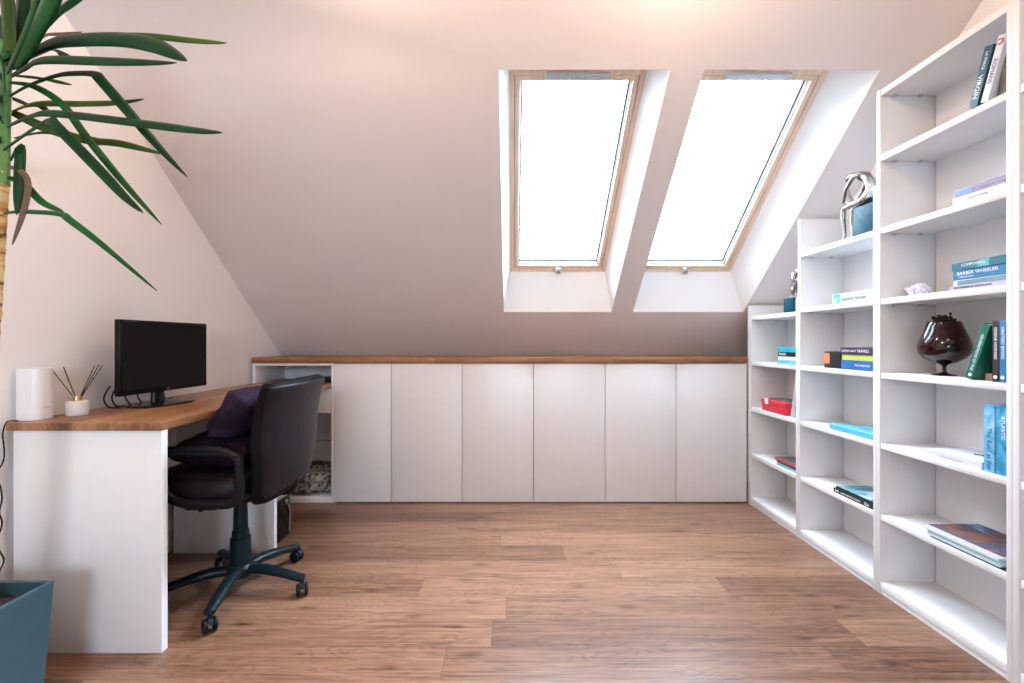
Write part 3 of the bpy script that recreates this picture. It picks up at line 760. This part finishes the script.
# armrest loops
for s in (-1, 1):
    y = .262*s
    path = [(-.055, y, .470), (.060, y, .466), (.120, y, .470), (.148, y, .492), (.154, y, .540), (.150, y, .620), (.142, y, .640), (.110, y, .656), (.0, y, .662), (-.140, y, .658), (-.215, y, .645), (-.232, y, .624), (-.218, y, .598), (-.150, y, .535), (-.100, y, .487), (-.055, y, .470)]
    ar = MB().tube(catmull(path, 5), .018, 10).build('armrest', BLACKP, ch, sharp=60)
    MB().tube(catmull([(.150, y, .643), (.10, y, .669), (0, y, .675), (-.13, y, .671), (-.215, y, .656)], 6), [.012]+[.020]*23+[.012], 12, flat=.62).build('arm_pad', BLACKP, ar, sharp=70)
    MB().box(-.05, .07, y*.52 if s > 0 else y-.008, y+.008 if s > 0 else y*.52, .446, .462, .003).build('arm_bracket', BLACKP, ar)
MB().box(-.10, .08, -.075, .075, .402, .450, .012, 3).build('tilt_mechanism', BLACKP, ch)
MB().tube(catmull([(.04, 0, .432), (.14, 0, .428), (.205, 0, .424), (.238, 0, .45), (.244, 0, .50)], 5), .017, 8, flat=.5).build('back_bracket', BLACKP, ch)
MB().tube([(.0, -.07, .425), (-.01, -.19, .432), (-.015, -.235, .436)], [.006, .006, .010], 8).build('height_lever', BLACKP, ch)
gl = MB().lathe([(.0005, .085), (.046, .085), (.043, .12), (.040, .232), (.034, .236), (.0005, .236)], 28).build('gas_lift', TEALBLK, ch)
MB().lathe([(.0005, .236), (.0345, .236), (.033, .262), (.029, .266), (.028, .33), (.025, .405), (.0005, .405)], 28).build('telescopic_cover', TEALBLK, gl)
MB().lathe([(.0005, .066), (.046, .066), (.056, .078), (.056, .108), (.046, .120), (.0005, .120)], 28).build('base_hub', TEALBLK, ch)
for k in range(5):
    a = R(-79.5+72*k); c, s = math.cos(a), math.sin(a)
    M = Matrix.Rotation(a, 4, 'Z')
    leg = MB().tube(catmull([(.03, 0, .094), (.10, 0, .100), (.19, 0, .090), (.265, 0, .076), (.292, 0, .072)], 4), [.027]*4+[.0255]*4+[.0225]*4+[.0205]*4+[.019], 12, M=M, flat=.78).build('base_leg', TEALBLK, ch, sharp=70)
    ca = a+R([35, -60, 100, 150, 20][k])
    cx, cy = .288*c, .288*s
    Mc = Matrix.Translation((cx, cy, 0)) @ Matrix.Rotation(ca, 4, 'Z')
    cs = MB().tube([(.0, 0, .046), (0, 0, .070)], .007, 8, M=Mc)
    # hood over the twin wheels
    hood = [[(.004+.0285*math.cos(t), yy, .0275+.0285*math.sin(t)) for t in [R(d) for d in range(20, 181, 16)]]+[(.004+.022*math.cos(t), yy, .0275+.022*math.sin(t)) for t in [R(d) for d in range(180, 19, -16)]] for yy in (-.008, .008)]
    cs.rings(hood, True, Mc)
    cs = cs.build('caster', TEALBLK, leg, sharp=50)
    for sy in (-1, 1):
        pass
    wh = MB()
    for sy in (-.0165, .0165):
        Mw = Mc @ Matrix.Translation((.004, sy-.0075, .0265)) @ Matrix.Rotation(-PI/2, 4, 'X')
        wh.lathe([(.0005, 0), (.018, 0), (.024, .002), (.0265, .005), (.0265, .010), (.024, .013), (.018, .015), (.0005, .015)], 22, M=Mw)
    wh.build('caster_wheels', BLACKP, leg, sharp=50)

# cushions on the chair
o = cushion(.30, .38, .135, seed=4, wr=.012, puff=.42).build('cushion', VELVET2, sharp=180)
o.location = (-1.215, 1.975, .6335); o.rotation_euler = (0, R(1.5), R(4))
tag(o, 'dark purple velvet cushion lying flat on the office chair seat', 'cushion', 'purple velvet cushions')
o = cushion(.195, .37, .145, seed=9, wr=.022, puff=.40, pinch=.06).build('cushion', VELVET, sharp=180)
o.location = (-1.107, 1.938, .795); o.rotation_euler = (R(3), R(-50), R(-4))
tag(o, 'purple velvet cushion propped against the office chair backrest', 'cushion', 'purple velvet cushions')

# ------------------------------------------------------------------ potted plant
PX, PY = -1.545, 1.165
pl = thing('potted_yucca', 'tall potted yucca with long strap leaves and tan trunk at left edge', 'plant', (PX, PY, 0))
h0, h1, zt = .168, .187, .372
rings = []
def sq(h, z): return [(sx*h, sy*h, z) for sx, sy in ((-1, -1), (1, -1), (1, 1), (-1, 1))]
q = MB(); q.rings([sq(h0, 0), sq(h1, zt), sq(h1-.012, zt), sq(h1-.020, .12)], True)
pot = q.build('pot', POT, pl, sharp=20)
bv = pot.modifiers.new('edge', 'BEVEL'); bv.width = .0025; bv.segments = 2
b = bmesh.new(); bmesh.ops.create_grid(b, x_segments=24, y_segments=24, size=h1-.014)
for vtx in b.verts: vtx.co.z = .338+.012*mnoise.noise(vtx.co*18)+.006*mnoise.noise(vtx.co*60)
r_ = bmesh.ops.extrude_face_region(b, geom=b.faces[:])
for e in r_['geom']:
    if isinstance(e, bmesh.types.BMVert): e.co.z = .30; e.co.x *= .985; e.co.y *= .985
bmesh.ops.recalc_face_normals(b, faces=b.faces[:])
q = MB(); q._merge(b); q.build('soil', SOIL, pl, sharp=180)
BARK = ramp_mat('yucca_bark', [(.34, (.06, .028, .015)), (.43, (.42, .22, .06)), (.55, (.62, .45, .20)), (.70, (.60, .52, .36))], 13, .85, stretch=(.8, .8, 3.2), bump=.6)
# trunk with leaf-scar ridges, leaning towards the room
base = Vector((-1.468, 1.215, .33)); mid = Vector((-1.404, 1.21, 1.05)); crown = Vector((-1.373, 1.215, 1.535))
tp = catmull([base, mid, crown], 40)
rings = []
for i, p in enumerate(tp):
    s_ = i/len(tp)
    rr = (.031-.009*s_)*(1+.10*((i*1.0 % 3)/3))
    rings.append([p+Vector((rr*(1+.06*mnoise.noise(Vector((math.cos(a)*2, math.sin(a)*2, i*.31))))*math.cos(a), rr*math.sin(a), .006*mnoise.noise(Vector((math.cos(a), math.sin(a), i*.7))))) for a in [2*PI*k/18 for k in range(18)]])
q = MB(); q.rings(rings, True, Matrix.Translation((-PX, -PY, 0))); q.build('trunk', BARK, pl, sharp=60)
# green upper stem where the leaf bases clasp
STEM = ramp_mat('green_stem', [(.3, (.01, .05, .015)), (.5, (.035, .15, .035)), (.7, (.11, .24, .06))], 14, .45, stretch=(1, 1, .4))
tp2 = catmull([Vector((-1.374, 1.215, 1.50)), Vector((-1.366, 1.215, 1.66)), Vector((-1.357, 1.216, 1.88))], 8)
q = MB(); q.tube([p-Vector((PX, PY, 0)) for p in tp2], [.0245-.0006*i for i in range(len(tp2))], 14); q.build('green_stem', STEM, pl)
LM = [mat('leaf_dark', (.003, .034, .010), .40, spec=.13, var=.35, scale=9, stretch=(2, 2, 2)), mat('leaf_green', (.006, .065, .014), .40, spec=.13, var=.35, scale=9),
      mat('leaf_olive', (.032, .066, .008), .40, spec=.13, var=.3, scale=9), mat('leaf_brown', (.12, .065, .04), .7, var=.35, scale=14)]
LEAVES = [
    ([(-1.351, 1.22, 1.808), (-1.357, 1.24, 1.901), (-1.362, 1.26, 2.012), (-1.373, 1.28, 2.209)], 0.05, 0.15, 0),
    ([(-1.307, 1.19, 1.8), (-1.229, 1.16, 1.869), (-1.157, 1.13, 1.923), (-1.078, 1.1, 2.026)], 0.062, 0.1, 1),
    ([(-1.357, 1.23, 1.841), (-1.344, 1.253, 1.949), (-1.335, 1.277, 2.044), (-1.314, 1.3, 2.227)], 0.056, 0.15, 0),
    ([(-1.345, 1.21, 1.812), (-1.327, 1.193, 1.902), (-1.316, 1.177, 1.984), (-1.325, 1.16, 2.103)], 0.05, 0.2, 2),
    ([(-1.339, 1.2, 1.822), (-1.385, 1.217, 1.926), (-1.436, 1.233, 2.033), (-1.516, 1.25, 2.128)], 0.048, 0.3, 1),
    ([(-1.351, 1.25, 1.886), (-1.323, 1.287, 1.983), (-1.303, 1.323, 2.058), (-1.243, 1.36, 2.148)], 0.044, 0.25, 0),
    ([(-1.301, 1.17, 1.773), (-1.228, 1.127, 1.807), (-1.147, 1.083, 1.864), (-1.074, 1.04, 1.929)], 0.03, 0.3, 1),
    ([(-1.319, 1.22, 1.843), (-1.223, 1.2, 1.872), (-1.12, 1.18, 1.87), (-0.986, 1.16, 1.856), (-0.894, 1.14, 1.825), (-0.8, 1.12, 1.77)], 0.056, 0.42, 0),
    ([(-1.346, 1.26, 1.887), (-1.286, 1.295, 1.938), (-1.116, 1.33, 1.979), (-0.966, 1.365, 1.987), (-0.877, 1.4, 1.998)], 0.032, 0.55, 2),
    ([(-1.319, 1.24, 1.88), (-1.293, 1.26, 1.929), (-1.266, 1.28, 1.948), (-1.228, 1.3, 1.964)], 0.03, 0.7, 3),
    ([(-1.318, 1.2, 1.785), (-1.25, 1.175, 1.796), (-1.18, 1.15, 1.796), (-0.994, 1.125, 1.776), (-0.81, 1.1, 1.753)], 0.036, 0.5, 0),
    ([(-1.362, 1.25, 1.837), (-1.344, 1.282, 1.887), (-1.335, 1.315, 1.922), (-1.326, 1.347, 1.928), (-1.31, 1.38, 1.921)], 0.024, 0.7, 0),
    ([(-1.335, 1.21, 1.735), (-1.272, 1.201, 1.76), (-1.19, 1.192, 1.781), (-1.124, 1.184, 1.781), (-1.079, 1.175, 1.773), (-1.053, 1.166, 1.75), (-0.972, 1.157, 1.661), (-0.889, 1.149, 1.568), (-0.814, 1.14, 1.492)], 0.026, 0.6, 0),
    ([(-1.324, 1.2, 1.764), (-1.281, 1.22, 1.765), (-1.226, 1.24, 1.727), (-1.182, 1.26, 1.652), (-1.094, 1.28, 1.529), (-1.0, 1.3, 1.413)], 0.019, 0.6, 1),
    ([(-1.362, 1.24, 1.708), (-1.336, 1.275, 1.748), (-1.244, 1.31, 1.767), (-1.173, 1.345, 1.788), (-1.116, 1.38, 1.815)], 0.026, 0.5, 2),
    ([(-1.318, 1.19, 1.646), (-1.237, 1.168, 1.661), (-1.158, 1.146, 1.658), (-0.943, 1.124, 1.625), (-0.78, 1.102, 1.595), (-0.688, 1.08, 1.575)], 0.03, 0.6, 0),
    ([(-1.317, 1.18, 1.579), (-1.247, 1.163, 1.61), (-1.183, 1.146, 1.633), (-1.148, 1.129, 1.632), (-1.114, 1.111, 1.609), (-0.991, 1.094, 1.492), (-0.916, 1.077, 1.422), (-0.859, 1.06, 1.379)], 0.024, 0.6, 0),
    ([(-1.373, 1.25, 1.71), (-1.326, 1.292, 1.689), (-1.253, 1.335, 1.674), (-1.187, 1.377, 1.681), (-1.089, 1.42, 1.665)], 0.028, 0.5, 2),
    ([(-1.362, 1.24, 1.806), (-1.331, 1.27, 1.818), (-1.314, 1.3, 1.827), (-1.286, 1.33, 1.83)], 0.016, 0.7, 2),
    ([(-1.362, 1.24, 1.743), (-1.354, 1.273, 1.745), (-1.349, 1.307, 1.753), (-1.36, 1.34, 1.756)], 0.015, 0.7, 0),
    ([(-1.368, 1.25, 1.639), (-1.334, 1.287, 1.672), (-1.285, 1.323, 1.683), (-1.231, 1.36, 1.685)], 0.016, 0.7, 1),
    ([(-1.335, 1.21, 1.563), (-1.296, 1.197, 1.594), (-1.282, 1.183, 1.5), (-1.273, 1.17, 1.405)], 0.022, 0.5, 0),
    ([(-1.351, 1.22, 1.521), (-1.294, 1.207, 1.498), (-1.232, 1.193, 1.446), (-1.162, 1.18, 1.416)], 0.017, 0.6, 1),
    ([(-1.339, 1.2, 1.419), (-1.279, 1.183, 1.419), (-1.197, 1.167, 1.412), (-1.137, 1.15, 1.402), (-1.101, 1.133, 1.383), (-1.011, 1.117, 1.322), (-0.858, 1.1, 1.202)], 0.017, 0.7, 1),
    ([(-1.318, 1.19, 1.539), (-1.276, 1.185, 1.521), (-1.255, 1.18, 1.488), (-1.26, 1.175, 1.42), (-1.285, 1.17, 1.326)], 0.013, 0.5, 3),
    ([(-1.345, 1.2, 1.77), (-1.461, 1.227, 1.866), (-1.63, 1.253, 1.897), (-1.74, 1.28, 1.83)], 0.034, 0.6, 0),
    ([(-1.322, 1.18, 1.706), (-1.399, 1.153, 1.743), (-1.453, 1.127, 1.69), (-1.503, 1.1, 1.567)], 0.03, 0.6, 1),
    ([(-1.345, 1.2, 1.664), (-1.482, 1.233, 1.707), (-1.648, 1.267, 1.683), (-1.74, 1.3, 1.556)], 0.03, 0.6, 0),
    ([(-1.345, 1.2, 1.611), (-1.389, 1.167, 1.602), (-1.424, 1.133, 1.52), (-1.443, 1.1, 1.386)], 0.028, 0.6, 1),
    ([(-1.295, 1.16, 1.721), (-1.253, 1.113, 1.769), (-1.247, 1.067, 1.787), (-1.26, 1.02, 1.745)], 0.03, 0.6, 1),
]

for pts, w, phi, mi in LEAVES:
    P_ = catmull(pts, 6); n = len(P_)
    b = bmesh.new(); rows = []
    for i, p in enumerate(P_):
        t = (P_[min(i+1, n-1)]-P_[max(i-1, 0)]).normalized()
        a = t.cross(Vector((0, 1, 0)))
        a = a.normalized() if a.length > .05 else Vector((1, 0, 0))
        side = (a*math.cos(phi)+Vector((0, 1, 0))*math.sin(phi)); side = (side-t*side.dot(t)).normalized()
        nn = side.cross(t).normalized()
        s_ = i/(n-1)
        ww = w/2*min(1, .62+1.7*s_)*(1-max(0, (s_-.62)/.38)**2.6*.96)
        rows.append([b.verts.new(p+side*ww*k-nn*abs(k)*ww*-.30-Vector((PX, PY, 0))) for k in (-1, -.5, 0, .5, 1)])
    for i in range(n-1):
        for j in range(4): b.faces.new((rows[i][j], rows[i][j+1], rows[i+1][j+1], rows[i+1][j]))
    q = MB(); q._merge(b)
    lf = q.build('leaf', LM[mi], pl, sharp=180)
    so = lf.modifiers.new('thick', 'SOLIDIFY'); so.thickness = .0014

# ------------------------------------------------------------------ light
W = bpy.data.worlds.new('sky'); S.world = W; W.use_nodes = True
bg = W.node_tree.nodes['Background']
# bright thin overcast: dimmer towards the horizon, brighter high up, plus an added glow from the right
N_, L_ = W.node_tree.nodes, W.node_tree.links
tc_ = N_.new('ShaderNodeTexCoord'); sx_ = N_.new('ShaderNodeSeparateXYZ'); L_.new(tc_.outputs['Generated'], sx_.inputs[0])
def rng(sock, a, b, lo, hi):
    n = N_.new('ShaderNodeMapRange'); n.inputs['From Min'].default_value = a; n.inputs['From Max'].default_value = b
    n.inputs['To Min'].default_value = lo; n.inputs['To Max'].default_value = hi; L_.new(sock, n.inputs['Value']); return n.outputs[0]
ad_ = N_.new('ShaderNodeMath'); ad_.operation = 'ADD'
L_.new(rng(sx_.outputs['Z'], 0, 1, 16, 34), ad_.inputs[0]); L_.new(rng(sx_.outputs['X'], 0, 1, 0, 80), ad_.inputs[1])
bg.inputs[0].default_value = (.70, .85, 1.0, 1); L_.new(ad_.outputs[0], bg.inputs[1])
def portal(name, M, sx, sy):
    l = bpy.data.lights.new(name, 'AREA'); l.shape = 'RECTANGLE'; l.size = sx; l.size_y = sy
    l.cycles.is_portal = True
    o = bpy.data.objects.new(name, l); COL.objects.link(o); o.matrix_world = M
for w in WIN:
    c, d = w['f']; yy = (FY[0]+FY[1])/2
    # light looks along its -Z: into the room, down the slope normal
    M = Matrix.Translation(Vector(fp((c+d)/2, yy))+Vector((0, ST, CT))*.11) @ Matrix.Rotation(-TH, 4, 'X')
    portal('sky_portal', M, d-c, (FY[1]-FY[0])/CT)
portal('sky_portal', Matrix.Translation((0, YF-.11, (FILL_WIN[2]+FILL_WIN[3])/2)) @ Matrix.Rotation(PI/2, 4, 'X'), FILL_WIN[1]-FILL_WIN[0], FILL_WIN[3]-FILL_WIN[2])
def lamp(x, y, z, power, col=(1, .72, .52), rad=.05):
    l = bpy.data.lights.new('ceiling_spot_or_fill', 'POINT'); l.energy = power; l.color = col; l.shadow_soft_size = rad
    o = bpy.data.objects.new('ceiling_spot_or_fill', l); COL.objects.link(o); o.location = (x, y, z)
for x, y, p in LAMPS if 'LAMPS' in globals() else [(-.60, 1.30, 17), (.62, 1.30, 16), (-.80, -.2, 22), (.62, -.4, 4)]:  # front pair are the warm ceiling spots, rear pair is added warm fill
    lamp(x, y, 2.50, p)

# ------------------------------------------------------------------ camera
cam = bpy.data.cameras.new('camera'); cam.lens = 16; cam.sensor_width = 36; cam.clip_start = .05
co_ = bpy.data.objects.new('camera', cam); COL.objects.link(co_)
co_.location = (0, 0, 1.08); co_.rotation_euler = (PI/2, 0, 0)
S.camera = co_
vs = S.view_settings
vs.view_transform = 'Standard'; vs.look = 'None'; vs.gamma = 1; vs.use_curve_mapping = False; vs.exposure = .15
S.cycles.max_bounces = 10; S.cycles.diffuse_bounces = 6; S.cycles.sample_clamp_indirect = 8
